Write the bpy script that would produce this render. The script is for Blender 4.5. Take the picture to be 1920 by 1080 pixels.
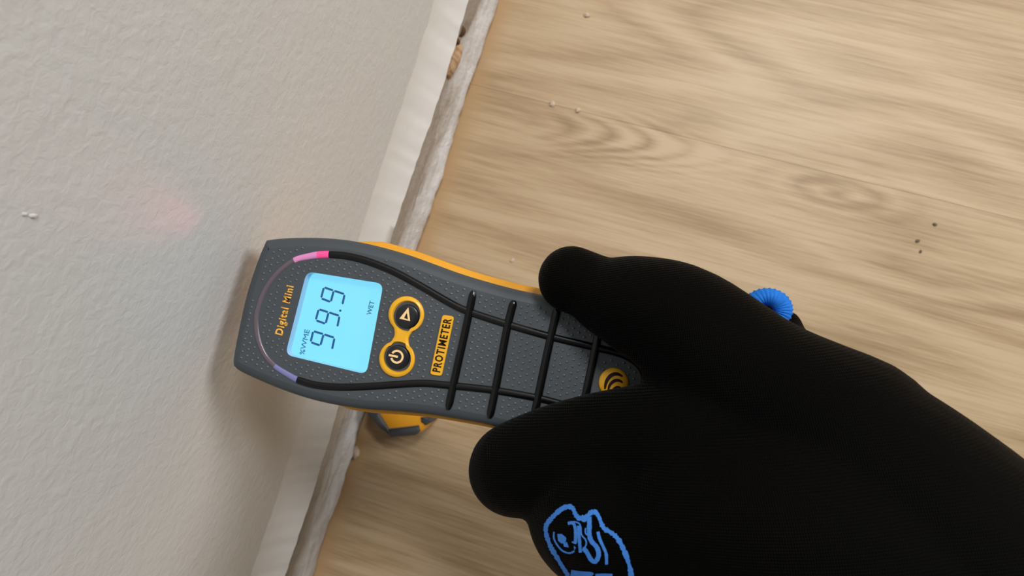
import bpy, bmesh, math, random
import numpy as np
from mathutils import Vector, Matrix
from mathutils.bvhtree import BVHTree
from mathutils import noise as mnoise

for o in list(bpy.data.objects):
    bpy.data.objects.remove(o)
scene = bpy.context.scene
COL = scene.collection
random.seed(7)
MM = 0.001

# ------------------------------------------------------------------ camera
F = 1400.0                                   # focal length in pixels of a 1920-wide frame
TILT, ROLL = math.radians(8.0), math.radians(17.8)
CX, CH = 0.1380, 0.5010                      # distance from wall, height above floor
FACE_Z = CH - 0.257                          # height of the meter face
fwd = Vector((-math.sin(TILT), 0, -math.cos(TILT)))
rt0 = Vector((math.cos(TILT), 0, -math.sin(TILT)))
up0 = Vector((0, 1, 0))
cr, sr = math.cos(ROLL), math.sin(ROLL)
# the wall's base line leans right at the top of the frame
up = up0 * cr - rt0 * sr
rt = rt0 * cr + up0 * sr
CAM = Vector((CX, 0, CH))
cam_d = bpy.data.cameras.new('camera')
cam = bpy.data.objects.new('camera', cam_d)
COL.objects.link(cam)
cam.matrix_world = Matrix(((rt.x, up.x, -fwd.x, CAM.x), (rt.y, up.y, -fwd.y, CAM.y), (rt.z, up.z, -fwd.z, CAM.z), (0, 0, 0, 1)))
cam_d.sensor_width = 36
cam_d.lens = F / 1920 * 36
cam_d.clip_start = 0.005
cam_d.dof.use_dof = True
cam_d.dof.focus_distance = 0.262
cam_d.dof.aperture_fstop = 20
scene.camera = cam

# ------------------------------------------------------------------ world, lamp, exposure
w = bpy.data.worlds.new('room_light'); scene.world = w; w.use_nodes = True
w.node_tree.nodes['Background'].inputs[0].default_value = (1.0, 0.985, 0.96, 1)
w.node_tree.nodes['Background'].inputs[1].default_value = 0.105
def unseen_lamp(loc, energy, size, col=(1.0, 0.975, 0.94)):
    ld = bpy.data.lights.new('unseen_lamp', 'AREA')
    ld.shape = 'SQUARE'; ld.size = size; ld.energy = energy; ld.color = col
    lo = bpy.data.objects.new('unseen_lamp', ld); COL.objects.link(lo)
    lo.location = loc
    lo.rotation_euler = (Vector((0.1, 0, 0.15)) - Vector(loc)).to_track_quat('-Z', 'Y').to_euler()
unseen_lamp((0.42, 0.87, 1.8), 19, 0.36)
unseen_lamp((1.30, 0.92, 1.12), 13.7, 0.55)  # second lamp, out of view, added to brighten the wall from the side
scene.view_settings.view_transform = 'Standard'
scene.view_settings.look = 'None'
scene.view_settings.gamma = 1
scene.view_settings.use_curve_mapping = False
scene.view_settings.exposure = 0.0

# ------------------------------------------------------------------ pixel -> place helpers (1920 x 1080 frame)
def ray(px, py):
    return fwd + rt * ((px - 960) / F) + up * ((540 - py) / F)
def on_z(px, py, z=0.0):
    d = ray(px, py); return CAM + d * ((z - CAM.z) / d.z)
def on_x(px, py, x=0.0):
    d = ray(px, py); return CAM + d * ((x - CAM.x) / d.x)
def at_d(px, py, depth):
    return CAM + ray(px, py) * depth
def depth_face(px, py):
    return (FACE_Z - CAM.z) / ray(px, py).z
def FP(px, py, dz=0.0):
    return on_z(px, py, FACE_Z + dz)

# ------------------------------------------------------------------ object helpers
def link(name, me, mat=None, parent=None, smooth=True, angle=40):
    o = bpy.data.objects.new(name, me); COL.objects.link(o)
    if mat: me.materials.append(mat)
    if parent:
        o.parent = parent
        o.location = -Vector(parent_world(parent))
    if smooth:
        me.polygons.foreach_set('use_smooth', [True] * len(me.polygons))
        try: me.set_sharp_from_angle(angle=math.radians(angle))
        except Exception: pass
    me.update()
    return o
WPOS = {}
def parent_world(p):
    return WPOS.get(p.name, (0, 0, 0))
def child_note(o):                       # meshes are written in world coordinates; remember where each sits
    WPOS[o.name] = (0, 0, 0); return o
def mesh(name, verts, faces, mat=None, parent=None, smooth=True, angle=40):
    me = bpy.data.meshes.new(name)
    me.from_pydata([tuple(v) for v in verts], [], faces)
    bm = bmesh.new(); bm.from_mesh(me)
    bmesh.ops.recalc_face_normals(bm, faces=bm.faces); bm.to_mesh(me); bm.free()
    return child_note(link(name, me, mat, parent, smooth, angle))
def bmobj(name, bm, mat=None, parent=None, smooth=True, angle=40):
    me = bpy.data.meshes.new(name)
    bmesh.ops.recalc_face_normals(bm, faces=bm.faces)
    bm.to_mesh(me); bm.free()
    return child_note(link(name, me, mat, parent, smooth, angle))
def empty(name, loc):
    o = bpy.data.objects.new(name, None); COL.objects.link(o); o.location = loc
    o.empty_display_size = 0.02
    WPOS[o.name] = tuple(loc); return o
def tag(o, label=None, cat=None, group=None, kind=None):
    if label: o['label'] = label
    if cat: o['category'] = cat
    if group: o['group'] = group
    if kind: o['kind'] = kind
    return o

def catmull(pts, n=8, closed=False):
    out = []; P = [Vector(p) for p in pts]; L = len(P)
    for i in range(L if closed else L - 1):
        if closed: a, b, c, d = P[i - 1], P[i], P[(i + 1) % L], P[(i + 2) % L]
        else: a, b, c, d = P[max(i - 1, 0)], P[i], P[i + 1], P[min(i + 2, L - 1)]
        for k in range(n):
            t = k / n
            out.append(0.5 * ((2 * b) + (c - a) * t + (2 * a - 5 * b + 4 * c - d) * t * t + (3 * b - a - 3 * c + d) * t ** 3))
    if not closed: out.append(P[-1].copy())
    return out
def resample(pts, n, closed=True):
    P = [np.array(p[:]) for p in pts]
    if closed: P = P + [P[0]]
    P = np.array(P); s = np.concatenate([[0], np.cumsum(np.linalg.norm(np.diff(P, axis=0), axis=1))])
    t = np.linspace(0, s[-1], n + 1)[:-1] if closed else np.linspace(0, s[-1], n)
    return [Vector([np.interp(q, s, P[:, k]) for k in range(P.shape[1])]) for q in t]
def offset_xy(poly, d):                      # closed outline, d > 0 grows it
    n = len(poly); out = []
    area = sum(poly[i].x * poly[(i + 1) % n].y - poly[(i + 1) % n].x * poly[i].y for i in range(n))
    s = 1 if area > 0 else -1
    for i in range(n):
        t = poly[(i + 1) % n] - poly[i - 1]
        nn = Vector((t.y, -t.x, 0)); nn.normalize()
        out.append(poly[i] + nn * d * s)
    return out
def loft(name, rings, mat, parent, cap0=False, cap1=False, angle=35):
    n = len(rings[0]); v = [p for r in rings for p in r]; f = []
    for k in range(len(rings) - 1):
        for i in range(n):
            j = (i + 1) % n
            f.append((k * n + i, k * n + j, (k + 1) * n + j, (k + 1) * n + i))
    if cap0: f.append(tuple(range(n)))
    if cap1: f.append(tuple((len(rings) - 1) * n + i for i in range(n)))
    return mesh(name, v, f, mat, parent, True, angle)
def tube_data(pts, rad, seg=10, flat=1.0, upv=Vector((0, 0, 1)), v0=0):
    P = [Vector(p) for p in pts]; V = []; Fc = []; n = len(P)
    for i, p in enumerate(P):
        t = (P[min(i + 1, n - 1)] - P[max(i - 1, 0)]).normalized()
        side = t.cross(upv)
        if side.length < 1e-6: side = t.cross(Vector((1, 0, 0)))
        side.normalize(); u2 = side.cross(t).normalized()
        r = rad[i] if hasattr(rad, '__len__') else rad
        for k in range(seg):
            a = 2 * math.pi * k / seg
            V.append(p + side * (r * math.cos(a)) + u2 * (r * flat * math.sin(a)))
    for i in range(n - 1):
        for k in range(seg):
            j = (k + 1) % seg
            Fc.append((v0 + i * seg + k, v0 + i * seg + j, v0 + (i + 1) * seg + j, v0 + (i + 1) * seg + k))
    Fc.append(tuple(v0 + k for k in range(seg)))
    Fc.append(tuple(v0 + (n - 1) * seg + k for k in range(seg)))
    return V, Fc
def tube(name, pts, rad, mat, parent, seg=12, flat=1.0):
    V, Fc = tube_data(pts, rad, seg, flat)
    return mesh(name, V, Fc, mat, parent, True, 60)
def prism(name, poly, z0, z1, mat, parent, bev=0.0):
    n = len(poly)
    rings = [[Vector((p.x, p.y, z0)) for p in poly]]
    if bev > 0:
        rings.append([Vector((p.x, p.y, z1 - bev)) for p in poly])
        rings.append([Vector((p.x, p.y, z1)) for p in offset_xy(poly, -bev)])
    else:
        rings.append([Vector((p.x, p.y, z1)) for p in poly])
    return loft(name, rings, mat, parent, True, True, 30)
def circle(c, r, n=40):
    return [Vector((c.x + r * math.cos(2 * math.pi * k / n), c.y + r * math.sin(2 * math.pi * k / n), c.z)) for k in range(n)]
def round_poly(corners, r, n=5):
    out = []; L = len(corners)
    for i in range(L):
        p = corners[i]; a = (corners[i - 1] - p).normalized(); b = (corners[(i + 1) % L] - p).normalized()
        p0, p1 = p + a * r, p + b * r
        for k in range(n + 1):
            t = k / n
            out.append(p0 * (1 - t) ** 2 + p * 2 * t * (1 - t) + p1 * t * t)
    return out

# ------------------------------------------------------------------ materials
class NT:
    def __init__(s, name):
        s.m = bpy.data.materials.new(name); s.m.use_nodes = True; s.t = s.m.node_tree
        s.b = s.t.nodes['Principled BSDF']; s.out = s.t.nodes['Material Output']
    def n(s, kind, **kw):
        nd = s.t.nodes.new(kind)
        for k, v in kw.items():
            if k.startswith('i_'):
                key = k[2:]; nd.inputs[int(key) if key.isdigit() else key.replace('_', ' ')].default_value = v
            else: setattr(nd, k, v)
        return nd
    def l(s, a, b): s.t.links.new(a, b)
    def math(s, op, a, b=None, clamp=False):
        nd = s.n('ShaderNodeMath', operation=op, use_clamp=clamp)
        for i, v in enumerate((a, b)):
            if v is None: continue
            if hasattr(v, 'links'): s.l(v, nd.inputs[i])
            else: nd.inputs[i].default_value = v
        return nd.outputs[0]
    def mix(s, fac, a, b, blend='MIX'):
        nd = s.n('ShaderNodeMix', data_type='RGBA', blend_type=blend)
        for idx, v in ((0, fac), (6, a), (7, b)):
            if hasattr(v, 'links'): s.l(v, nd.inputs[idx])
            else: nd.inputs[idx].default_value = v if idx == 0 else (*v, 1) if len(v) == 3 else v
        return nd.outputs[2]
    def ramp(s, fac, stops):
        nd = s.n('ShaderNodeValToRGB'); el = nd.color_ramp.elements
        while len(el) < len(stops): el.new(0.5)
        for e, (p, c) in zip(el, stops):
            e.position = p; e.color = (*c, 1) if len(c) == 3 else c
        s.l(fac, nd.inputs[0]); return nd.outputs[0]
    def noise(s, vec, scale, detail=2, rough=0.5, dist=0.0):
        nd = s.n('ShaderNodeTexNoise'); nd.inputs['Scale'].default_value = scale
        nd.inputs['Detail'].default_value = detail; nd.inputs['Roughness'].default_value = rough
        nd.inputs['Distortion'].default_value = dist
        if vec is not None: s.l(vec, nd.inputs['Vector'])
        return nd.outputs['Fac']
    def coord(s, scale=(1, 1, 1), which='Object', loc=(0, 0, 0), rot=(0, 0, 0)):
        tc = s.n('ShaderNodeTexCoord'); mp = s.n('ShaderNodeMapping')
        mp.inputs['Scale'].default_value = scale; mp.inputs['Location'].default_value = loc; mp.inputs['Rotation'].default_value = rot
        s.l(tc.outputs[which], mp.inputs[0]); return mp.outputs[0]
    def bump(s, h, strength, dist):
        nd = s.n('ShaderNodeBump'); nd.inputs['Strength'].default_value = strength; nd.inputs['Distance'].default_value = dist
        s.l(h, nd.inputs['Height']); s.l(nd.outputs[0], s.b.inputs['Normal'])
    def set(s, col=None, rough=None, spec=None, metal=None):
        if col is not None: s.b.inputs['Base Color'].default_value = (*col, 1)
        if rough is not None: s.b.inputs['Roughness'].default_value = rough
        if spec is not None: s.b.inputs['Specular IOR Level'].default_value = spec
        if metal is not None: s.b.inputs['Metallic'].default_value = metal
        return s
    def base(s, sock): s.l(sock, s.b.inputs['Base Color'])

def plastic(name, col, rough=0.4, spec=0.5, grain=0.0, gscale=900):
    t = NT(name).set(col, rough, spec)
    v = t.coord()
    nz = t.noise(v, 60, 3)
    t.base(t.mix(nz, tuple(c * 0.94 for c in col), tuple(min(1, c * 1.06) for c in col)))
    if grain: t.bump(t.noise(v, gscale, 2), grain, 0.0002)
    return t.m

# painted wall: fine roller stipple
t = NT('wall_paint').set(rough=0.55, spec=0.35)
v = t.coord()
a = t.noise(v, 300, 3, 0.6, 0.6); b = t.noise(v, 75, 2, 0.5)
blot = t.noise(v, 9, 2)
t.base(t.mix(blot, (0.68, 0.685, 0.685), (0.72, 0.725, 0.722)))
bl = t.ramp(t.noise(v, 95, 1, 0.4), [(0.62, (0, 0, 0)), (0.72, (1, 1, 1))])
h = t.math('ADD', t.math('MULTIPLY', a, 0.75), t.math('ADD', t.math('MULTIPLY', b, 0.9), t.math('MULTIPLY', bl, 0.12)))
t.bump(h, 0.25, 0.0013)
M_WALL = t.m
# white filler bead
t = NT('white_caulk').set(rough=0.4, spec=0.45)
v = t.coord()
t.base(t.mix(t.noise(v, 40, 3), (0.74, 0.73, 0.715), (0.78, 0.77, 0.755)))
t.bump(t.noise(v, 120, 2), 0.25, 0.001)
M_CAULK = t.m
# bare scraped plaster
t = NT('bare_plaster').set(rough=0.85, spec=0.2)
v = t.coord((1, 0.35, 1.6)); v2 = t.coord()
n1 = t.noise(v, 75, 5, 0.6, 0.4)
colr = t.ramp(n1, [(0.28, (0.52, 0.46, 0.41)), (0.45, (0.70, 0.67, 0.65)), (0.60, (0.80, 0.79, 0.79)), (0.8, (0.86, 0.86, 0.87))])
st = t.ramp(t.noise(v2, 160, 3, 0.6), [(0.60, (0, 0, 0)), (0.75, (1, 1, 1))])
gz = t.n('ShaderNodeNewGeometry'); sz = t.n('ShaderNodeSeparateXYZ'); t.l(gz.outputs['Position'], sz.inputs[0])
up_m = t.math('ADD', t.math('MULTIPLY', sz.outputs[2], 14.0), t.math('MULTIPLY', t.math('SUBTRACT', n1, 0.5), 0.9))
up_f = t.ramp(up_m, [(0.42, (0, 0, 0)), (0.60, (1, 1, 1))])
shaded_plaster = t.mix(t.noise(v, 140, 4, 0.6), (0.36, 0.30, 0.245), (0.60, 0.55, 0.50))  # brown-grey plaster, with shade under the lip put into its colour
colr = t.mix(up_f, colr, shaded_plaster)
t.base(t.mix(t.math('MULTIPLY', st, 0.18), colr, (0.30, 0.22, 0.16)))
t.bump(t.noise(v2, 260, 5, 0.65), 0.7, 0.002)
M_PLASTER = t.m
# raw timber inside the gouge
t = NT('raw_timber').set(rough=0.8, spec=0.2)
v = t.coord((1, 1, 0.15))
t.base(t.ramp(t.noise(v, 400, 3), [(0.3, (0.42, 0.24, 0.12)), (0.6, (0.72, 0.50, 0.32)), (0.8, (0.78, 0.58, 0.40))]))
t.bump(t.noise(v, 500, 3), 0.4, 0.001)
M_TIMBER = t.m
M_HOLE = plastic('hole_shade', (0.16, 0.09, 0.05), 0.9, 0.1)  # dark brown stands in for the shade inside small holes

# laminate wood floor (x of each plank runs along the boards)
t = NT('oak_laminate').set(rough=0.42, spec=0.35)
tc = t.n('ShaderNodeTexCoord'); oi = t.n('ShaderNodeObjectInfo')
off = t.n('ShaderNodeVectorMath', operation='SCALE'); t.l(oi.outputs['Location'], off.inputs[0]); off.inputs['Scale'].default_value = 1.7
ad = t.n('ShaderNodeVectorMath', operation='ADD'); t.l(tc.outputs['Object'], ad.inputs[0]); t.l(off.outputs[0], ad.inputs[1])
def vmap(sc):
    mp = t.n('ShaderNodeMapping'); mp.inputs['Scale'].default_value = sc; t.l(ad.outputs[0], mp.inputs[0]); return mp.outputs[0]
cath = t.noise(vmap((3.0, 15, 1)), 1.0, 1.2, 0.45, 0.5)
rings = t.math('PINGPONG', t.math('MULTIPLY', cath, 11.0), 1.0)
fib = t.noise(vmap((9, 260, 1)), 1.0, 4, 0.6, 0.2)
fib2 = t.noise(vmap((30, 800, 1)), 1.0, 4, 0.65, 0.1)
bro = t.noise(vmap((3.0, 28, 1)), 1.0, 2, 0.5)
fac = t.math('ADD', t.math('MULTIPLY', rings, 0.20), t.math('ADD', t.math('MULTIPLY', fib, 0.46), t.math('ADD', t.math('MULTIPLY', fib2, 0.42), t.math('MULTIPLY', bro, 0.30))))
# printed cathedral figure below the seam, and an eye further along
A0, A1 = on_z(1072, 240), on_z(1305, 281)
fu = (A1 - A0).normalized(); fv = Vector((-fu.y, fu.x, 0))
gp_ = t.n('ShaderNodeNewGeometry')
def dotp(d):
    nd = t.n('ShaderNodeVectorMath', operation='DOT_PRODUCT'); t.l(gp_.outputs['Position'], nd.inputs[0]); nd.inputs[1].default_value = d; return nd.outputs['Value']
wob = t.math('MULTIPLY', t.math('SUBTRACT', t.noise(vmap((25, 40, 1)), 1.0, 2), 0.5), 0.010)
U = t.math('ADD', dotp(fu), wob); Vv = t.math('ADD', dotp(fv), t.math('MULTIPLY', wob, 0.5))
def gauss(u0, su, v0, sv):
    a_ = t.math('POWER', t.math('DIVIDE', t.math('SUBTRACT', U, u0), su), 2.0)
    b_ = t.math('POWER', t.math('DIVIDE', t.math('SUBTRACT', Vv, v0), sv), 2.0)
    return t.math('EXPONENT', t.math('MULTIPLY', t.math('ADD', a_, b_), -1.0))
def absdiv(sock, o_, s_): return t.math('ABSOLUTE', t.math('DIVIDE', t.math('SUBTRACT', sock, o_), s_))
va = A0.dot(fv); ua = A0.dot(fu)
arc = t.math('ADD', t.math('DIVIDE', t.math('SUBTRACT', U, ua), 0.027), t.math('POWER', absdiv(Vv, va, 0.0115), 2.0))
arcl = t.math('PINGPONG', arc, 0.5)
mA = gauss((ua + A1.dot(fu)) / 2, 0.052, va - 0.002, 0.015)
E0 = on_z(1570, 362); ue, ve = E0.dot(fu), E0.dot(fv)
ell = t.math('SQRT', t.math('ADD', t.math('POWER', absdiv(U, ue, 0.026), 2.0), t.math('POWER', absdiv(Vv, ve, 0.0085), 2.0)))
elll = t.math('PINGPONG', ell, 0.5)
mE = gauss(ue, 0.045, ve, 0.014)
def figure(base_f, line, mask, amt):
    return t.math('ADD', base_f, t.math('MULTIPLY', mask, t.math('MULTIPLY', t.math('SUBTRACT', line, 0.28), amt)))
fac = figure(figure(fac, arcl, mA, 0.80), elll, mE, 0.50)
fac = t.math('ADD', t.math('MULTIPLY', t.math('SUBTRACT', fac, 0.66), 1.35), 0.67)
c0 = t.ramp(fac, [(0.44, (0.335, 0.228, 0.124)), (0.58, (0.42, 0.298, 0.172)), (0.71, (0.49, 0.358, 0.216)), (0.88, (0.56, 0.425, 0.272))])
# boards kept their deeper colour where the skirting board covered them
gx = t.n('ShaderNodeNewGeometry'); sx = t.n('ShaderNodeSeparateXYZ'); t.l(gx.outputs['Position'], sx.inputs[0])
edge = t.math('SUBTRACT', 1.0, t.math('DIVIDE', sx.outputs[0], 0.011), True)
edge = t.math('MULTIPLY', edge, t.math('ADD', t.noise(vmap((30, 30, 1)), 1.0, 3), 0.35), True)
t.base(t.mix(edge, c0, (0.50, 0.32, 0.165)))
t.bump(fib2, 0.12, 0.0005)
M_FLOOR = t.m
M_SUB = plastic('underlay', (0.05, 0.04, 0.03), 0.9, 0.1)

M_GREY = plastic('charcoal_rubber', (0.058, 0.070, 0.082), 0.50, 0.42, 0.10, 1500)
M_DOT = plastic('raised_dot_rubber', (0.070, 0.083, 0.096), 0.28, 0.6)
M_YEL = plastic('amber_plastic', (0.80, 0.36, 0.018), 0.30, 0.5)
M_YEL2 = plastic('amber_gloss', (0.86, 0.44, 0.020), 0.28, 0.5)
M_ORP = plastic('amber_print', (0.93, 0.47, 0.08), 0.5, 0.3)
M_CREAM = plastic('cream_print', (0.95, 0.66, 0.33), 0.5, 0.3)
M_BLK = plastic('black_gloss_rubber', (0.004, 0.004, 0.0045), 0.16, 0.35)
M_BTN = plastic('black_button', (0.012, 0.012, 0.016), 0.22, 0.5)
M_INK = plastic('black_ink', (0.018, 0.008, 0.004), 0.5, 0.2)
M_LCD = plastic('lcd_segment', (0.008, 0.10, 0.30), 0.6, 0.1)
M_LCD2 = plastic('lcd_small_text', (0.02, 0.15, 0.32), 0.6, 0.1)
M_WALLIN = plastic('window_edge', (0.42, 0.60, 0.80), 0.15, 0.6)
M_STEEL = NT('steel').set((0.6, 0.6, 0.6), 0.25, 0.5, 1.0).m

t = NT('lcd_backlight').set((0.05, 0.15, 0.2), 0.4, 0.3)
nz = t.noise(t.coord(), 25, 1)
t.l(t.mix(nz, (0.185, 0.71, 1.0), (0.215, 0.745, 1.0)), t.b.inputs['Emission Color'])
t.b.inputs['Emission Strength'].default_value = 0.96
M_SCREEN = t.m
t = NT('clear_lens')
tr = t.n('ShaderNodeBsdfTransparent'); gl = t.n('ShaderNodeBsdfGlossy'); gl.inputs['Roughness'].default_value = 0.04
mx = t.n('ShaderNodeMixShader'); mx.inputs[0].default_value = 0.035
t.l(tr.outputs[0], mx.inputs[1]); t.l(gl.outputs[0], mx.inputs[2]); t.l(mx.outputs[0], t.out.inputs[0])
M_LENS = t.m
def glow(name, col, e, strength, rough=0.2):
    t = NT(name).set(col, rough, 0.6)
    t.l(t.mix(t.noise(t.coord(), 300, 2), e, tuple(c * 0.8 for c in e)), t.b.inputs['Emission Color'])
    t.b.inputs['Emission Strength'].default_value = strength
    return t.m
M_PINK = glow('lit_pink_light_pipe', (0.5, 0.08, 0.2), (0.85, 0.03, 0.22), 0.75)
M_PINK2 = glow('lit_lilac_light_pipe', (0.5, 0.2, 0.4), (0.70, 0.22, 0.50), 0.38)
M_BLUEP = glow('lit_blue_light_pipe', (0.15, 0.15, 0.3), (0.20, 0.22, 0.60), 0.22)
M_PIPE = glow('unlit_light_pipe', (0.105, 0.090, 0.105), (0.30, 0.10, 0.18), 0.06, 0.25)

# knitted, rubber-coated glove
t = NT('black_knit').set(rough=0.62, spec=0.035)
v = t.coord(rot=(0, 0, math.radians(-25)))
wv = t.n('ShaderNodeTexWave', wave_type='BANDS', bands_direction='X'); wv.inputs['Scale'].default_value = 520; wv.inputs['Distortion'].default_value = 1.6
wv.inputs['Detail'].default_value = 1; t.l(v, wv.inputs['Vector'])
wy = t.n('ShaderNodeTexWave', wave_type='BANDS', bands_direction='Y'); wy.inputs['Scale'].default_value = 420; wy.inputs['Distortion'].default_value = 1.2
t.l(v, wy.inputs['Vector'])
kn = t.math('MULTIPLY', wv.outputs['Fac'], wy.outputs['Fac'])
t.base(t.mix(t.noise(v, 30, 2), (0.0008, 0.0008, 0.0008), (0.0018, 0.0016, 0.0014)))
t.bump(kn, 0.6, 0.0005)
t.b.inputs['Sheen Weight'].default_value = 0.03; t.b.inputs['Sheen Roughness'].default_value = 0.35
M_GLOVE = t.m
t = NT('blue_ink_print').set(rough=0.6, spec=0.2)
t.base(t.mix(t.noise(t.coord(), 700, 3), (0.035, 0.165, 0.56), (0.06, 0.24, 0.72)))
M_BLUE = t.m
t = NT('blue_overlock_thread').set(rough=0.75, spec=0.2)
t.base(t.mix(t.noise(t.coord(), 500, 2), (0.01, 0.12, 0.52), (0.02, 0.23, 0.78)))
M_HEM = t.m
M_GREYP = plastic('dark_grey_clip', (0.06, 0.068, 0.08), 0.5, 0.4)

# ------------------------------------------------------------------ floor
p1a, p1b = on_z(905, 163), on_z(1700, 360)
p2a = on_z(700, 907)
du = (p1b - p1a).normalized()
dv = Vector((-du.y, du.x, 0))
width = abs((p2a - p1a).dot(dv))
ang = math.atan2(du.y, du.x)
floor = mesh('floor', [(-0.06, -1.6, -0.014), (2.2, -1.6, -0.014), (2.2, 1.6, -0.014), (-0.06, 1.6, -0.014),
                       (-0.06, -1.6, -0.0085), (2.2, -1.6, -0.0085), (2.2, 1.6, -0.0085), (-0.06, 1.6, -0.0085)],
             [(0, 3, 2, 1), (4, 5, 6, 7), (0, 1, 5, 4), (1, 2, 6, 5), (2, 3, 7, 6), (3, 0, 4, 7)], M_SUB)
tag(floor, 'pale oak laminate floor of wide boards running up to the bare wall base', kind='structure')
def board(me_name, L, W):
    b = 0.00013
    x0, x1, y0, y1 = 0, L, -W / 2 + 0.00003, W / 2 - 0.00003
    v = [(x0, y0, -0.008), (x1, y0, -0.008), (x1, y1, -0.008), (x0, y1, -0.008),
         (x0, y0, -b), (x1, y0, -b), (x1, y1, -b), (x0, y1, -b),
         (x0 + b, y0 + b, 0), (x1 - b, y0 + b, 0), (x1 - b, y1 - b, 0), (x0 + b, y1 - b, 0)]
    f = [(0, 3, 2, 1), (8, 9, 10, 11)]
    for k in range(4):
        j = (k + 1) % 4
        f += [(k, j, 4 + j, 4 + k), (4 + k, 4 + j, 8 + j, 8 + k)]
    me = bpy.data.meshes.new(me_name); me.from_pydata(v, [], f); me.materials.append(M_FLOOR); me.update(); return me
bme = board('plank', 1.25, width)
for k in range(-4, 4):
    for seg in range(2):
        o = bpy.data.objects.new('plank', bme); COL.objects.link(o); o.parent = floor
        c = p1a + dv * (width * (k + 0.5))
        x0 = -0.012 if seg == 0 else -0.012 + 1.2505
        if seg == 0 and k % 2: pass
        s = (x0 - c.x) / du.x
        q = c + du * s
        o.location = (q.x, q.y, 0); o.rotation_euler = (0, 0, ang)

# ------------------------------------------------------------------ wall on the left with its scraped base
def nz1(y, s, seed=0.0):
    return mnoise.noise(Vector((y * s, seed, 0.37)))
lipA, lipB = on_x(872, 20, 0.0072), on_x(742, 420, 0.0072)
LIP = (lipA.z + lipB.z) / 2
def lip(y):
    return LIP + 0.0022 * nz1(y, 14, 1.1) + 0.0011 * nz1(y, 75, 5.0) + 0.0013 * nz1(y, 210, 9.0)
ys = list(np.linspace(-1.6, -0.36, 14)) + list(np.arange(-0.35, 0.40, 0.0022)) + list(np.linspace(0.41, 1.6, 14))
BH = 0.036
def bulge(y): return 0.0080 * (1 + 0.18 * nz1(y, 9, 3.3))
def grid_mesh(name, fn, zs_n, mat, parent=None, angle=50):
    V = []; Fc = []; n = zs_n
    for y in ys:
        V += fn(y)
    for i in range(len(ys) - 1):
        for k in range(n - 1):
            a = i * n + k
            Fc.append((a, a + 1, a + n + 1, a + n))
    return mesh(name, V, Fc, mat, parent, True, angle)
def wall_prof(y):
    z0 = lip(y) + BH
    zs = [z0 - 0.006, z0, z0 + 0.02, z0 + 0.05, 0.25, 0.4, 0.8, 1.6, 2.5]
    out = [Vector((-0.012, y, zs[0]))] + [Vector((0.0, y, z)) for z in zs]
    out += [Vector((-0.012, y, 2.5))]
    return out
wall = grid_mesh('wall_left', wall_prof, 11, M_WALL)
tag(wall, 'warm white painted wall with fine roller texture', kind='structure')
def caulk_prof(y):
    z0 = lip(y); B = bulge(y); out = []
    out.append(Vector((-0.011, y, z0 + 0.001)))
    out.append(Vector((B * 0.55, y, z0 - 0.0002)))
    out.append(Vector((B * 0.88, y, z0 + 0.0008)))
    for k in range(9):
        q = k / 8
        x = B * (1 - q) ** 2.3 + 0.0003 - 0.0011 * q
        out.append(Vector((x, y, z0 + 0.002 + (BH + 0.002) * q)))
    out.append(Vector((-0.002, y, z0 + BH + 0.0045)))
    return out
caulk = grid_mesh('caulk_bead', caulk_prof, 13, M_CAULK, wall, 70)
tag(caulk, 'smooth white ridge of old caulk and paint')
gp = on_x(862, 100, -0.004)
NZ = 26
def strip_x(y, z):
    d = -0.0045 + 0.0016 * nz1(y * 1.0 + z * 3.1, 22, 2.0) + 0.0012 * mnoise.noise(Vector((y * 60, z * 140, 1.0))) + 0.0007 * mnoise.noise(Vector((y * 170, z * 320, 4.0)))
    d += 0.0035 * math.exp(-((z - 0.010 - 0.003 * nz1(y, 18, 7)) / 0.008) ** 2)
    # gouged hole
    e = ((y - gp.y) / 0.016) ** 2 + ((z - gp.z) / 0.012) ** 2
    if e < 1.6: d -= 0.0025 * max(0.0, min(1.0, (1.6 - e) / 0.7))
    return d
def strip_prof(y):
    z0 = 0.0035 + 0.0022 * nz1(y, 26, 8.8) + 0.0016 * nz1(y, 90, 2.2)
    z0 = max(0.0006, z0); z1 = lip(y) + 0.004
    out = [Vector((-0.014, y, z0))]
    for k in range(NZ):
        z = z0 + (z1 - z0) * k / (NZ - 1)
        out.append(Vector((strip_x(y, z), y, z)))
    return out
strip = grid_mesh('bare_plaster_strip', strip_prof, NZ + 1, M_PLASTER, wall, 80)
tag(strip, 'rough unpainted plaster band left by the removed skirting board')
# timber in the gouge; dark blobs carry the shade of holes in their colour
def blob(name, c, rx, ry, rz, mat, parent, seed=0, amp=0.15, sub=3):
    bm = bmesh.new(); bmesh.ops.create_icosphere(bm, subdivisions=sub, radius=1.0)
    for v in bm.verts:
        k = 1 + amp * mnoise.noise(v.co * 1.7 + Vector((seed, seed * 2.1, 0)))
        v.co = Vector((c.x + v.co.x * rx * k, c.y + v.co.y * ry * k, c.z + v.co.z * rz * k))
    return bmobj(name, bm, mat, parent, True, 60)
gc = on_x(858, 110, -0.003)
tag(blob('exposed_timber', Vector((-0.0062, gc.y - 0.001, gc.z)), 0.0042, 0.0125, 0.0085, M_TIMBER, wall, 3, 0.25), 'raw timber showing through a gouge in the plaster')
g2 = on_x(869, 60, -0.003)
blob('hole_shade_blob', Vector((-0.0050, g2.y, g2.z)), 0.0033, 0.0034, 0.005, M_HOLE, wall, 5, 0.3)
g3 = on_x(856, 78, -0.003)
blob('hole_shade_blob', Vector((-0.0048, g3.y, g3.z)), 0.0035, 0.0026, 0.0045, M_HOLE, wall, 8, 0.3)

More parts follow.
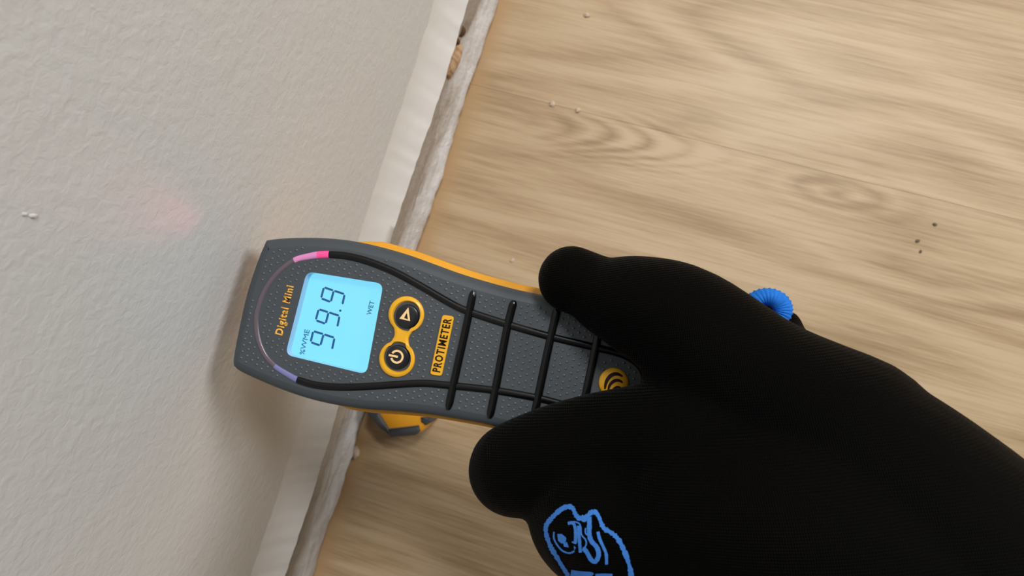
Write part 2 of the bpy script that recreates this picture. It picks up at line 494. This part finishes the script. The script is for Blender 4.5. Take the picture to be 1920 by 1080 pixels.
for (x_, y_, r_) in ((62, 405, 0.0010), (46, 402, 0.0007)):
    q = on_x(x_, y_)
    blob('paint_nib', q, 0.00035, r_ * 0.6, r_ * 1.5, M_WALL, wall, x_, 0.5, 2)

# ------------------------------------------------------------------ moisture meter
NOSE = FP(452, 572); TAIL = FP(1290, 745)
AX = (TAIL - NOSE).normalized(); AY = Vector((-AX.y, AX.x, 0))
meter = empty('moisture_meter', (NOSE.x + 0.08, NOSE.y, FACE_Z - 0.034))
tag(meter, 'charcoal and amber handheld moisture meter with a lit blue display reading 99.9', 'moisture meter')
out_px = [(489, 456), (500, 447), (560, 443), (620, 445), (664, 451), (712, 462), (760, 476), (810, 494), (860, 512), (920, 530),
          (980, 545), (1040, 556), (1100, 568), (1160, 584), (1215, 610), (1262, 655), (1287, 710), (1284, 768), (1250, 818), (1195, 842),
          (1120, 840), (1040, 828), (960, 811), (900, 797), (850, 788), (800, 780), (740, 774), (680, 770), (620, 761), (570, 749),
          (520, 732), (470, 711), (440, 696), (430, 684), (433, 655), (442, 610), (454, 556), (470, 504)]
outline = resample(catmull([FP(x, y) for x, y in out_px], 6, True), 220)
def ring(d, z):
    return [Vector((p.x, p.y, FACE_Z + z)) for p in offset_xy(outline, d)]
# upper shell: rim loft + face sheet with a window opening
win_px = [(575, 509), (719, 532), (687, 702), (535, 665)]
win = round_poly([FP(x, y) for x, y in win_px], 0.0028, 5)
loft('upper_shell', [ring(-0.0038, 0), ring(-0.0022, -0.0004), ring(-0.0010, -0.0013), ring(-0.0002, -0.003), ring(0, -0.006), ring(-0.0004, -0.011), ring(-0.004, -0.0115)], M_GREY, meter, angle=60)
bm = bmesh.new()
def loop(pts):
    vs = [bm.verts.new(p) for p in pts]; return [bm.edges.new((vs[i], vs[(i + 1) % len(vs)])) for i in range(len(vs))]
e = loop(ring(-0.0038, 0)) + loop(win)
bmesh.ops.triangle_fill(bm, use_beauty=True, use_dissolve=False, edges=e, normal=(0, 0, 1))
face_o = bmobj('face_plate', bm, M_GREY, meter, False)
# lower amber shell
def wid(i):   # the amber skirt flares along the sides and tucks under the nose
    p = outline[i]; u = (p - NOSE).dot(AX)
    return max(0.0, min(1.0, (u - 0.020) / 0.024))
def ring_w(dn, ds, z):
    a, b = offset_xy(outline, dn), offset_xy(outline, ds)
    return [Vector((*(a[i].lerp(b[i], wid(i))).xy, FACE_Z + z)) for i in range(len(outline))]
loft('lower_shell', [ring_w(-0.005, -0.004, -0.0105), ring_w(-0.003, 0.0012, -0.0108), ring_w(-0.0025, 0.0022, -0.0120), ring_w(-0.003, 0.0022, -0.015), ring_w(-0.004, 0.0006, -0.022),
                     ring_w(-0.007, -0.003, -0.029), ring_w(-0.012, -0.009, -0.034)], M_YEL, meter, True, True, 60)
# pins touching the wall
for s in (-1, 1):
    c = NOSE + AY * (0.0065 * s)
    a = Vector((0.010, c.y, FACE_Z - 0.023)); 
    x_in = NOSE.x + 0.006
    P = [Vector((x_in, c.y, FACE_Z - 0.023)), Vector((0.004, c.y, FACE_Z - 0.023)), Vector((-0.0005, c.y, FACE_Z - 0.023))]
    tag(tube('pin', P, [0.0009, 0.0009, 0.0002], M_STEEL, meter, 10), 'steel electrode pin')
# display
zl = -0.0040
lw = [Vector((p.x, p.y, FACE_Z)) for p in win]
loft('window_surround', [lw, [p + Vector((0, 0, zl)) for p in lw]], M_WALLIN, meter, angle=30)
lcd = prism('lcd_screen', offset_xy(lw, 0.0004), FACE_Z + zl - 0.001, FACE_Z + zl, M_SCREEN, meter)
tag(lcd, 'backlit light blue display')
prism('window_lens', offset_xy(lw, -0.0002), FACE_Z - 0.0009, FACE_Z - 0.0003, M_LENS, meter)
def Z5(x, y): return (540 + x / 4.5, 480 + y / 4.5)
digits = [((212, 634), (300, 660), (392, 690), (190, 727), (272, 756), (370, 790)),
          ((258, 449), (342, 475), (434, 505), (233, 542), (316, 572), (415, 600)),
          ((302, 264), (385, 292), (477, 322), (278, 357), (360, 388), (458, 412))]
zt = zl + 0.00025
def seg_poly(a, b, wdt, taper=0.8):
    d = (b - a); L = d.length; d = d.normalized(); n = Vector((-d.y, d.x, 0)) * (wdt / 2)
    g = 0.00018; a2, b2 = a + d * g, b - d * g
    k = d * (wdt / 2 * taper)
    return [a2, a2 + k + n, b2 - k + n, b2, b2 - k - n, a2 + k - n]
for dg in digits:
    P = [FP(*Z5(*q), zt) for q in dg]      # b-top, b-mid, b-low, f-top, f-mid, f-low
    A, G, D, A2, G2, D2 = P
    bm = bmesh.new()
    for (a, b) in ((A, A2), (A, G), (G, D), (A2, G2), (G, G2), (D, D2)):
        po = seg_poly(a, b, 0.00074)
        vs = [bm.verts.new(p) for p in po] + [bm.verts.new(p - Vector((0, 0, 0.0002))) for p in po]
        bm.faces.new(vs[:6]); bm.faces.new(vs[6:][::-1])
        for i in range(6): bm.faces.new((vs[i], vs[(i + 1) % 6], vs[6 + (i + 1) % 6], vs[6 + i]))
    d_ = bmobj('digit', bm, M_LCD, lcd, False)
prism('decimal_point', circle(FP(*Z5(440, 461), zt), 0.00042, 12), FACE_Z + zl, FACE_Z + zt, M_LCD, lcd)

def text_mesh(name, body, px_start, px_end, cap_px, dz, mat, parent, thick=0.00025, bold=0.0, space=1.0):
    """lettering fitted between two baseline points on the face; cap_px is the cap-height corner above the start"""
    cu = bpy.data.curves.new(name, 'FONT'); cu.body = body; cu.offset = bold; cu.space_character = space; cu.resolution_u = 3
    o = bpy.data.objects.new(name + '_tmp', cu); COL.objects.link(o)
    bpy.context.view_layer.update()
    dg = bpy.context.evaluated_depsgraph_get()
    me = bpy.data.meshes.new_from_object(o.evaluated_get(dg))
    bpy.data.objects.remove(o)
    V = np.array([v.co[:] for v in me.vertices]); x0, x1 = V[:, 0].min(), V[:, 0].max()
    cap = 0.729 if True else V[:, 1].max()
    S, E, Cc = FP(*px_start, dz), FP(*px_end, dz), FP(*cap_px, dz)
    ex = (E - S) / (x1 - x0); ey = (Cc - S) / cap
    bm = bmesh.new(); bm.from_mesh(me)
    for v in bm.verts:
        v.co = S + ex * (v.co.x - x0 + 0) + ey * v.co.y
    bmesh.ops.remove_doubles(bm, verts=bm.verts, dist=1e-7)
    r = bmesh.ops.extrude_face_region(bm, geom=list(bm.faces))
    for g in r['geom']:
        if isinstance(g, bmesh.types.BMVert): g.co.z -= thick
    ob = bmobj(name, bm, mat, parent, False)
    return ob
text_mesh('display_lettering', 'WET', (695.5, 591), (702, 565), (686.5, 589.5), zt, M_LCD2, lcd, 0.0002, 0.004)
text_mesh('display_lettering', '%WME', (570, 666), (580.5, 619), (560.5, 664), zt, M_LCD2, lcd, 0.0002)
text_mesh('name_lettering', 'Digital Mini', (528.5, 629.5), (550, 537), (514.5, 626.3), 0.00025, M_ORP, meter, 0.0004, 0.028, 1.14)
# two-button bezel: amber figure-of-eight with dished rings
c1, c2 = FP(762, 589.7), FP(744.5, 672.8)
R = (FP(762 + 33.5, 589.7) - c1).length
def peanut(off, neck=0.0026, n=72):
    mid = (c1 + c2) / 2; ax = (c1 - c2); L = ax.length; ax = ax.normalized(); nx = Vector((-ax.y, ax.x, 0))
    pts = []
    rr = R + off
    # arc around c1, fillet, arc around c2, fillet
    th = math.radians(148)
    def arc(c, s):
        return [c + ax * (s * math.cos(a)) * rr + nx * (s * math.sin(a)) * rr for a in np.linspace(-th, th, 30)]
    a1, a2 = arc(c1, 1), arc(c2, -1)
    nk = neck + off
    pts = a1 + [mid + nx * (1 * nk)] + a2 + [mid - nx * (1 * nk)]
    pts = resample(catmull(pts, 3, True), 150)
    return pts
def ringp(off, z): return [Vector((p.x, p.y, FACE_Z + z)) for p in peanut(off)]
rb1, rb2 = FP(764.5, 593.3), FP(746.7, 669.5)
RB = R * 21.8 / 33.5
bez = loft('button_bezel', [ringp(0.0, -0.001), ringp(0.0, 0.0004), ringp(-0.0003, 0.0008), ringp(-0.0012, 0.0009)], M_YEL2, meter, angle=50)
bm = bmesh.new()
e = loop(ringp(-0.0012, 0.0009))
for c in (rb1, rb2): e += loop([Vector((p.x, p.y, FACE_Z + 0.0009)) for p in circle(c, RB * 1.32, 48)])
bmesh.ops.triangle_fill(bm, use_beauty=True, use_dissolve=False, edges=e, normal=(0, 0, 1))
for c in (rb1, rb2):
    prev = None
    for rr, z in ((1.32, 0.0009), (1.25, 0.0004), (1.14, -0.0008), (1.08, -0.0018), (1.02, -0.0022)):
        cur = [bm.verts.new((p.x, p.y, FACE_Z + z)) for p in circle(c, RB * rr, 48)]
        if prev:
            for i in range(48): bm.faces.new((prev[i], prev[(i + 1) % 48], cur[(i + 1) % 48], cur[i]))
        prev = cur
bmesh.ops.remove_doubles(bm, verts=bm.verts, dist=1e-7)
bmobj('bezel_dish', bm, M_YEL2, bez, True, 50)
btns = []
for c in (rb1, rb2):
    rg = []
    for rr, z in ((1.06, -0.0023), (1.03, -0.0004), (1.0, 0.0006), (0.94, 0.0011), (0.80, 0.0013), (0.4, 0.0013)):
        rg.append([Vector((p.x, p.y, FACE_Z + z)) for p in circle(c, RB * rr, 48)])
    b_ = loft('button', rg, M_BTN, meter, False, True, 40); btns.append(b_)
ZB = 0.0013
def Z8(x, y): return (670 + x / 6, 540 + y / 6)
def strip_flat(name, pts, wdt, z, mat, parent, closed=False, thick=0.00018):
    P = [Vector((p.x, p.y, 0)) for p in pts]; n = len(P); V = []; Fc = []
    for i in range(n):
        if closed: a, b = P[i - 1], P[(i + 1) % n]
        else: a, b = P[max(i - 1, 0)], P[min(i + 1, n - 1)]
        t_ = (b - a).normalized(); nn = Vector((-t_.y, t_.x, 0))
        k = wdt[i] if hasattr(wdt, '__len__') else wdt
        if closed:   # mitre
            t1 = (P[i] - a).normalized(); n1 = Vector((-t1.y, t1.x, 0)); k = k / max(0.35, nn.dot(n1))
        for s, zz in ((1, z), (-1, z), (-1, z - thick), (1, z - thick)):
            V.append(Vector((P[i].x, P[i].y, zz)) + nn * (s * k / 2))
    for i in range(n if closed else n - 1):
        j = (i + 1) % n
        for q in range(4):
            r_ = (q + 1) % 4
            Fc.append((4 * i + q, 4 * i + r_, 4 * j + r_, 4 * j + q))
    if not closed: Fc += [(0, 1, 2, 3), tuple(4 * (n - 1) + q for q in range(4))]
    return mesh(name, V, Fc, mat, parent, False)
tri = [FP(*Z8(567, 247), ZB), FP(*Z8(583, 364), ZB), FP(*Z8(500, 340), ZB)]
strip_flat('triangle_symbol', tri, 0.00068, FACE_Z + ZB + 0.00015, M_CREAM, btns[0], True)
pc = FP(*Z8(446, 773), ZB); pr = (FP(*Z8(446 + 64, 773), ZB) - pc).length
pd = (FP(*Z8(350, 751), ZB) - pc).normalized(); pa = math.atan2(pd.y, pd.x)
strip_flat('power_symbol', [pc + Vector((math.cos(pa + a), math.sin(pa + a), 0)) * pr for a in np.linspace(0.42, 2 * math.pi - 0.42, 36)], 0.00072, FACE_Z + ZB + 0.00015, M_CREAM, btns[1])
strip_flat('power_symbol', [FP(*Z8(355, 753), ZB), FP(*Z8(457, 775), ZB)], 0.00072, FACE_Z + ZB + 0.00018, M_CREAM, btns[1])
# name badge
badge = prism('name_badge', round_poly([FP(*q) for q in ((830, 590), (852, 593.5), (828.5, 705.5), (806.5, 702))], 0.0011, 5), FACE_Z - 0.0005, FACE_Z + 0.0006, M_YEL2, meter, 0.0002)
text_mesh('badge_lettering', 'PROTIMETER', (824.5, 698.5), (846.3, 598.5), (810.0, 695.6), 0.00075, M_INK, badge, 0.0003, 0.026, 1.22)
# round emblem at the tail
ec = FP(1150.7, 718); er = (FP(1150.7 + 28.5, 718) - ec).length
emb = loft('round_emblem', [[Vector((p.x, p.y, FACE_Z + z)) for p in circle(ec, er * r_, 48)] for r_, z in ((1.0, -0.0005), (1.0, 0.0004), (0.93, 0.0009), (0.75, 0.0014), (0.5, 0.0017), (0.2, 0.0018))], M_YEL2, meter, False, True, 60)
def Z3(x, y): return (860 + x / 2.7, 440 + y / 2.7)
def emb_z(p):
    r_ = (Vector((p.x, p.y, 0)) - Vector((ec.x, ec.y, 0))).length / er
    return FACE_Z + np.interp(r_, [0, 0.2, 0.5, 0.75, 0.93, 1.0], [0.0018, 0.0018, 0.0017, 0.0014, 0.0009, 0.0004]) + 0.00012
for pts, wd in (([(740, 780), (748, 742), (770, 712), (800, 703), (830, 716)], 0.0013),
                ([(756, 790), (766, 758), (788, 738), (812, 736), (830, 748)], 0.0011),
                ([(776, 795), (786, 778), (804, 769), (822, 774)], 0.0009)):
    cpts = catmull([FP(*Z3(*q)) for q in pts], 6)
    n = len(cpts); V = []; Fc = []
    for i, p in enumerate(cpts):
        t_ = (cpts[min(i + 1, n - 1)] - cpts[max(i - 1, 0)]).normalized(); nn = Vector((-t_.y, t_.x, 0))
        k = wd * math.sin(math.pi * (0.06 + 0.88 * i / (n - 1))) ** 0.6 / 2
        for s in (1, -1):
            q = p + nn * (s * k); V.append(Vector((q.x, q.y, emb_z(q))))
        for s in (-1, 1):
            q = p + nn * (s * k); V.append(Vector((q.x, q.y, emb_z(q) - 0.0002)))
    for i in range(n - 1):
        for q in range(4): Fc.append((4 * i + q, 4 * i + (q + 1) % 4, 4 * i + 4 + (q + 1) % 4, 4 * i + 4 + q))
    mesh('emblem_arc', V, Fc, M_INK, emb, False)
# black grip lines
cord_px = [(617, 477), (650, 480), (690, 490), (740, 510), (790, 537), (835, 563), (873, 582), (951, 608), (1031, 631), (1110, 650), (1165, 664),
           (1196, 682), (1209, 706), (1206, 740), (1186, 766), (1150, 777), (1100, 768), (1050, 757), (1006, 746), (927, 732), (845, 723), (800, 719),
           (760, 720), (700, 724), (640, 726), (592, 722), (557, 712)]
cord = catmull([FP(x, y, 0.0001) for x, y in cord_px], 6)
def sm_r(n, r, ends=0.7): return [r * (ends if i in (0, n - 1) else 1) for i in range(n)]
tube('grip_line', cord, sm_r(len(cord), 0.00130, 0.9), M_BLK, meter, 12, 0.55)
for pts in ([(888, 545), (873, 618), (857, 690), (840, 768)], [(964, 563), (951, 615), (932, 715), (918, 784)],
            [(1046, 575), (1031, 640), (1012, 730), (998, 800)], [(1128, 590), (1117, 650), (1099, 738), (1086, 805)]):
    q = catmull([FP(x, y, 0.0003) for x, y in pts], 8)
    n = len(q)
    tube('grip_bar', q, [0.00140 * min(1, 0.45 + 0.4 * min(i, n - 1 - i)) for i in range(n)], M_BLK, meter, 12, 0.6)
# light pipe round the nose
pipe_px = [(617, 476.5), (598, 477.5), (579, 480.5), (551.5, 488), (521, 511), (497, 543), (484, 577), (480, 604), (484, 636), (497, 666), (515, 686), (536, 700), (557, 712)]
pipe = catmull([FP(x, y, 0.0) for x, y in pipe_px], 6); n = len(pipe)
def pslice(a, b): return pipe[int(a * (n - 1)):int(b * (n - 1)) + 1]
tag(tube('light_pipe', pslice(0.0, 0.10), 0.00125, M_PINK, meter, 12, 0.6), 'light pipe end glowing pink')
tag(tube('light_pipe', pslice(0.10, 0.25), list(np.linspace(0.00125, 0.0010, len(pslice(0.10, 0.25)))), M_PINK2, meter, 12, 0.55), 'light pipe stretch glowing lilac')
tube('light_pipe', pslice(0.25, 0.84), 0.00095, M_PIPE, meter, 12, 0.45)
tag(tube('light_pipe', pslice(0.84, 1.0), list(np.linspace(0.0009, 0.0011, len(pslice(0.84, 1.0)))), M_BLUEP, meter, 12, 0.55), 'light pipe end with a blue sheen')
# the red lamp in the pipe throws a faint pink streak up the wall
sd = bpy.data.lights.new('pipe_lamp', 'SPOT'); sd.energy = 0.016; sd.color = (1.0, 0.16, 0.22); sd.spot_size = math.radians(64); sd.spot_blend = 1.0; sd.shadow_soft_size = 0.001
so = bpy.data.objects.new('pipe_lamp', sd); COL.objects.link(so)
lp = FP(575, 479, 0.004); tgt = on_x(225, 380)
so.scale = (0.42, 1, 1); so.location = lp; so.rotation_euler = (tgt - lp).to_track_quat('-Z', 'Y').to_euler()
# raised dots on the rubber face
holes = []
def near_poly(p, poly, d):
    n = len(poly); ins = False; best = 1e9
    for i in range(n):
        a, b = poly[i], poly[(i + 1) % n]
        if (a.y > p.y) != (b.y > p.y) and p.x < (b.x - a.x) * (p.y - a.y) / (b.y - a.y) + a.x: ins = not ins
        ab = b - a; tt = max(0, min(1, (p - a).dot(ab) / max(ab.dot(ab), 1e-12))); best = min(best, (a + ab * tt - p).length)
    return ins or best < d, best, ins
pean = peanut(0.0)[::3]; bdg = [FP(*q) for q in ((830, 590), (852, 593.5), (828.5, 705.5), (806.5, 702))]
txt = [FP(*q) for q in ((512, 633), (533, 633), (553, 532), (534, 530))]
lines = [resample(cord, 120, False), resample(pipe, 60, False)]
bars = [[FP(*a), FP(*b)] for a, b in (((888, 545), (840, 768)), ((964, 563), (918, 784)), ((1046, 575), (998, 800)), ((1128, 590), (1086, 805)))]
cnp = np.array([p[:2] for l_ in lines for p in l_])
oin = [p for p in offset_xy(outline, -0.0042)][::2]
dv_, df_ = [], []
pitch = 0.00235
for iu in range(0, 78):
    for iv in range(-18, 19):
        u = 0.004 + iu * pitch * 0.9; vv = (iv + 0.5 * (iu % 2)) * pitch
        p = NOSE + AX * u + AY * vv
        ok, _, ins = near_poly(p, oin, 0)
        if not ins: continue
        if np.min(np.hypot(cnp[:, 0] - p.x, cnp[:, 1] - p.y)) < 0.0021: continue
        if near_poly(p, win, 0.0011)[0] or near_poly(p, pean, 0.0008)[0] or near_poly(p, bdg, 0.0008)[0] or near_poly(p, txt, 0.0004)[0]: continue
        if (p - ec).length < er + 0.0006: continue
        if any(near_poly(p, [b[0], b[1]], 0.0021)[1] < 0.0021 for b in bars): continue
        k0 = len(dv_); r_ = 0.00062
        for kk in range(6):
            a = kk * math.pi / 3; dv_.append(p + Vector((math.cos(a) * r_, math.sin(a) * r_, -0.00005)))
        for kk in range(6):
            a = kk * math.pi / 3; dv_.append(p + Vector((math.cos(a) * r_ * 0.55, math.sin(a) * r_ * 0.55, 0.00022)))
        dv_.append(p + Vector((0, 0, 0.00029)))
        for kk in range(6):
            j = (kk + 1) % 6
            df_ += [(k0 + kk, k0 + j, k0 + 6 + j, k0 + 6 + kk), (k0 + 6 + kk, k0 + 6 + j, k0 + 12)]
tag(mesh('grip_dots', dv_, df_, M_DOT, meter, True, 80), 'fine raised dots on the rubber face', kind='stuff')

# ------------------------------------------------------------------ gloved hand
def face_dep(px, py): return depth_face(px, py)
person = empty('person', tuple(at_d(1500, 950, 0.235)))
tag(person, "person's left hand in a black knit work glove with blue print, gripping the meter", 'person')
chains = [
    # thumb lying along the upper edge of the meter
    [(1072, 524, 0.252, 64), (1108, 538, 0.249, 64), (1142, 557, 0.246, 74), (1200, 574, 0.241, 95), (1285, 615, 0.234, 116), (1420, 740, 0.226, 150), (1560, 858, 0.217, 206)],
    # index finger: knuckle beside the lower edge, curling under
    [(1400, 900, 0.216, 150), (1270, 842, 0.224, 124), (1165, 836, 0.233, 108), (1060, 858, 0.240, 104), (966, 880, 0.248, 88), (990, 872, 0.280, 74), (1050, 800, 0.311, 64), (1090, 720, 0.316, 57)],
    # web between thumb and index
    [(1262, 760, 0.231, 74), (1330, 730, 0.229, 110)],
    # middle finger
    [(1400, 980, 0.214, 190), (1250, 1000, 0.222, 150), (1133, 958, 0.236, 146), (1110, 930, 0.275, 78), (1140, 850, 0.314, 66), (1165, 740, 0.318, 60), (1165, 670, 0.314, 54)],
    # ring finger
    [(1450, 1080, 0.214, 190), (1330, 1110, 0.224, 150), (1220, 1010, 0.250, 100), (1210, 930, 0.290, 74), (1235, 830, 0.316, 64), (1250, 740, 0.318, 60), (1245, 680, 0.314, 52)],
    # little finger
    [(1560, 1180, 0.214, 180), (1440, 1160, 0.230, 120), (1320, 1040, 0.260, 84), (1310, 950, 0.292, 68), (1330, 870, 0.314, 60), (1335, 790, 0.316, 54)],
    # back of hand, wrist and sleeve end
    [(1440, 765, 0.225, 150), (1560, 865, 0.216, 200), (1700, 1000, 0.208, 240), (1850, 1130, 0.202, 243), (2050, 1330, 0.196, 250), (2400, 1680, 0.190, 262)],
    [(1350, 960, 0.216, 185), (1500, 1010, 0.208, 230), (1700, 1130, 0.203, 250), (1850, 1250, 0.199, 250), (2050, 1400, 0.195, 250), (2400, 1720, 0.190, 260)],
    [(1438, 586, 0.272, 22), (1462, 622, 0.265, 32), (1520, 710, 0.25, 70)],
    # loose fold behind the wrist
    [(1474, 610, 0.266, 29), (1490, 660, 0.257, 42), (1545, 740, 0.240, 90)],
]
V = []; Fc = []
def add_sphere(c, r, seg=28, rg=16):
    k0 = len(V)
    V.append(c + Vector((0, 0, r)))
    for i in range(1, rg):
        th = math.pi * i / rg
        for k in range(seg):
            a = 2 * math.pi * k / seg
            V.append(c + Vector((math.sin(th) * math.cos(a), math.sin(th) * math.sin(a), math.cos(th))) * r)
    V.append(c - Vector((0, 0, r))); last = len(V) - 1
    for k in range(seg):
        j = (k + 1) % seg
        Fc.append((k0, k0 + 1 + k, k0 + 1 + j)); Fc.append((last, last - seg + j, last - seg + k))
        for i in range(rg - 2):
            a = k0 + 1 + i * seg
            Fc.append((a + k, a + seg + k, a + seg + j, a + j))
for ch in chains:
    pts = [(at_d(q[0], q[1], q[2]), q[3] * q[2] / F) for q in catmull([Vector(c) for c in ch], 5)]
    for (p, r), (q, s) in zip(pts[:-1], pts[1:]):
        L = (q - p).length; m = max(2, int(L / (0.22 * min(r, s))))
        for k in range(m + 1):
            t_ = k / m; add_sphere(p.lerp(q, t_), r + (s - r) * t_)
me = bpy.data.meshes.new('glove_raw'); me.from_pydata([v[:] for v in V], [], Fc); me.update()
tmp = bpy.data.objects.new('glove_tmp', me); COL.objects.link(tmp)
rm = tmp.modifiers.new('r', 'REMESH'); rm.mode = 'VOXEL'; rm.voxel_size = 0.0011
sm = tmp.modifiers.new('s', 'SMOOTH'); sm.factor = 0.5; sm.iterations = 14
bpy.context.view_layer.update()
gme = bpy.data.meshes.new_from_object(tmp.evaluated_get(bpy.context.evaluated_depsgraph_get()))
bpy.data.objects.remove(tmp); gme.name = 'glove'
glove = child_note(link('glove', gme, M_GLOVE, person, True, 180))
bvh = BVHTree.FromPolygons([v.co.copy() for v in gme.vertices], [tuple(p.vertices) for p in gme.polygons])
# printed emblem on the back of the glove: flat ink that follows the knit
def hit(px, py):
    d = ray(px, py).normalized(); r_ = bvh.ray_cast(CAM, d)
    return r_[0], r_[1]
def ZP(x, y): return (1010 + x / 7.2, 930 + y / 7.2)
def ink_stroke(bm, pts, wd, jag=0.0, lift=0.00025):
    P = catmull([Vector((*ZP(x, y), 0)) for x, y in pts], 7)
    prev = None; n = len(P)
    for i, p in enumerate(P):
        t_ = (P[min(i + 1, n - 1)] - P[max(i - 1, 0)]).normalized(); nn = Vector((-t_.y, t_.x, 0))
        k = wd / 7.2 / 2 * (1 + random.uniform(-jag, jag))
        cur = []
        for s in (-1, 1):
            q = p + nn * (s * k); h_, nr = hit(q.x, q.y)
            if h_ is None: cur = None; break
            cur.append(bm.verts.new(h_ + nr * lift))
        if prev and cur: bm.faces.new((prev[0], prev[1], cur[1], cur[0]))
        prev = cur
def ink_poly(bm, pts, lift=0.00025):
    vs = []
    for x, y in pts:
        h_, nr = hit(*ZP(x, y))
        if h_ is None: return
        vs.append(bm.verts.new(h_ + nr * lift))
    bm.faces.new(vs)
bm = bmesh.new()
ink_stroke(bm, [(410, 1075), (330, 950), (240, 800), (175, 690), (125, 560), (105, 470), (115, 390), (165, 320), (240, 240), (320, 175), (400, 145), (465, 165), (500, 240), (545, 295), (610, 290), (670, 265), (720, 220), (775, 225), (820, 290), (850, 370), (890, 440), (960, 480), (1040, 540), (1100, 620), (1150, 720), (1195, 830), (1235, 960), (1255, 1079)], 62, 0.30)
for pts, wd in (([(215, 480), (215, 570), (260, 660), (330, 735), (420, 765), (490, 740)], 22), ([(400, 370), (470, 365), (500, 440), (505, 560), (500, 640)], 42),
                ([(470, 345), (545, 365), (575, 420), (585, 520), (640, 590), (645, 660), (600, 710)], 20), ([(545, 400), (550, 520), (560, 640), (570, 760)], 44),
                ([(690, 280), (690, 400), (690, 520), (720, 610), (790, 690), (815, 790), (770, 880), (710, 850), (660, 760), (610, 700)], 62),
                ([(805, 480), (825, 570), (870, 670), (915, 780), (920, 920)], 42), ([(455, 615), (510, 640)], 20), ([(570, 290), (620, 330), (650, 300)], 50), ([(640, 430), (640, 500), (690, 540)], 20)):
    ink_stroke(bm, pts, wd, 0.12)
ink_poly(bm, [(260, 510), (320, 510), (380, 560), (375, 610), (320, 640), (270, 600)])
ink_poly(bm, [(335, 620), (390, 620), (415, 690), (350, 680)])
ink_poly(bm, [(480, 670), (510, 690), (490, 730)])
ink_stroke(bm, [(440, 1040), (560, 1058), (690, 1066), (720, 1079)], 100)
ink_stroke(bm, [(770, 1075), (880, 1070), (1000, 1074)], 60)
tag(bmobj('glove_print', bm, M_BLUE, person, False), 'bright blue printed emblem on the back of the glove')
# blue overlocked hem peeping out behind the wrist
hc = at_d(1438, 580, 0.262); sc = 0.262 / F
VV = []; FF = []
NA, NB = 90, 12
for i in range(NA):
    a = 2 * math.pi * i / NA
    rr = 25 * sc; mr = (17 + 1.3 * math.cos(30 * a)) * sc
    ca, sa = math.cos(a), math.sin(a)
    for k in range(NB):
        b_ = 2 * math.pi * k / NB
        R2 = rr + mr * math.cos(b_)
        VV.append(hc + rt * (R2 * ca * 1.06) + up * (R2 * sa * 0.95) - fwd * (mr * 0.9 * math.sin(b_)) - fwd * (0.002 * ca))
for i in range(NA):
    for k in range(NB):
        j, q = (i + 1) % NA, (k + 1) % NB
        FF.append((i * NB + k, i * NB + q, j * NB + q, j * NB + k))
tag(mesh('cuff_hem', VV, FF, M_HEM, person, True, 80), 'bright blue overlocked hem of the cuff')

# ------------------------------------------------------------------ amber cap on the floor under the meter
cz = 0.024
cp = on_z(748, 778, cz * 0.6)
cap = empty('pin_cap', (cp.x, cp.y, 0.0))
tag(cap, 'amber and dark grey plastic cap on the floor by the wall, below the meter', 'cap')
def CP(x, y, z=cz): return on_z(x, y, z)
poly = [CP(712, 690), (CP(800, 700)), CP(806, 770), CP(800, 795), CP(788, 812), CP(735, 815), CP(716, 800), CP(704, 776)]
poly = [Vector((p.x, p.y, 0)) for p in poly]
def cap_loft(name, pl, z0, z1, mat, ins=0.002, parent=cap):
    pl = resample(pl, 60)
    return loft(name, [[Vector((p.x, p.y, z0)) for p in offset_xy(pl, -ins)], [Vector((p.x, p.y, z0 + ins)) for p in pl], [Vector((p.x, p.y, z1 - ins)) for p in pl], [Vector((p.x, p.y, z1)) for p in offset_xy(pl, -ins)]], mat, parent, True, True, 50)
cap_loft('cap_body', poly, 0.0, cz, M_YEL)
cap_loft('side_clip', [Vector((q.x, q.y, 0)) for q in (CP(692, 700), CP(716, 700), CP(712, 775), CP(728, 800), CP(732, 816), CP(714, 803), CP(690, 776))], 0.0005, cz + 0.0015, M_GREYP, 0.001)
cap_loft('side_clip', [Vector((q.x, q.y, 0)) for q in (CP(789, 782), CP(807, 780), CP(808, 790), CP(800, 797), CP(790, 792))], 0.002, cz + 0.001, M_GREYP, 0.0008)
cap_loft('end_grip', [Vector((q.x, q.y, 0)) for q in (CP(727, 804), CP(786, 797), CP(788, 808), CP(780, 815), CP(732, 819))], 0.001, cz + 0.0012, M_GREYP, 0.001)

# ------------------------------------------------------------------ crumbs and specks
M_CRUMB = plastic('plaster_crumb', (0.62, 0.50, 0.38), 0.85, 0.2)
M_SPECK = plastic('dirt_speck', (0.17, 0.125, 0.085), 0.9, 0.1)
def crumb(px, py, r, mat, label, z=None, name='plaster_crumb', grp='plaster crumbs on the floor', cat='crumb', seed=0):
    p = on_z(px, py, 0.0) if z is None else z
    o = blob(name, Vector((0, 0, r * 0.34)), r, r * 0.8, r * 0.4, mat, None, seed, 0.6, 2)
    o.location = p; o.rotation_euler = (0, 0, seed); tag(o, label, cat, grp)
crumb(1084, 207, 0.0019, M_CRUMB, 'white plaster crumb at the end of the dark board seam', seed=1)
crumb(1036, 195, 0.0020, M_CRUMB, 'white plaster crumb on the dark stretch of board seam', seed=2)
crumb(1101, 29, 0.0020, M_CRUMB, 'white plaster crumb near the top of the frame', seed=3)
crumb(961, 488, 0.0014, M_CRUMB, 'tiny white crumb beside the gloved thumb tip', seed=4)
crumb(668, 848, 0.0040, M_CRUMB, 'large white plaster lump at the wall base below the meter', seed=5)
for i, (x, y, r) in enumerate(((1753, 421, 0.0013), (1720, 452, 0.0013), (1726, 472, 0.0010))):
    crumb(x, y, r, M_SPECK, ['dark speck furthest right on the floor', 'dark speck in the middle of three on the floor', 'smallest dark speck, lowest of three on the floor'][i], name='dirt_speck', grp='dark specks on the floor', cat='speck', seed=6 + i)
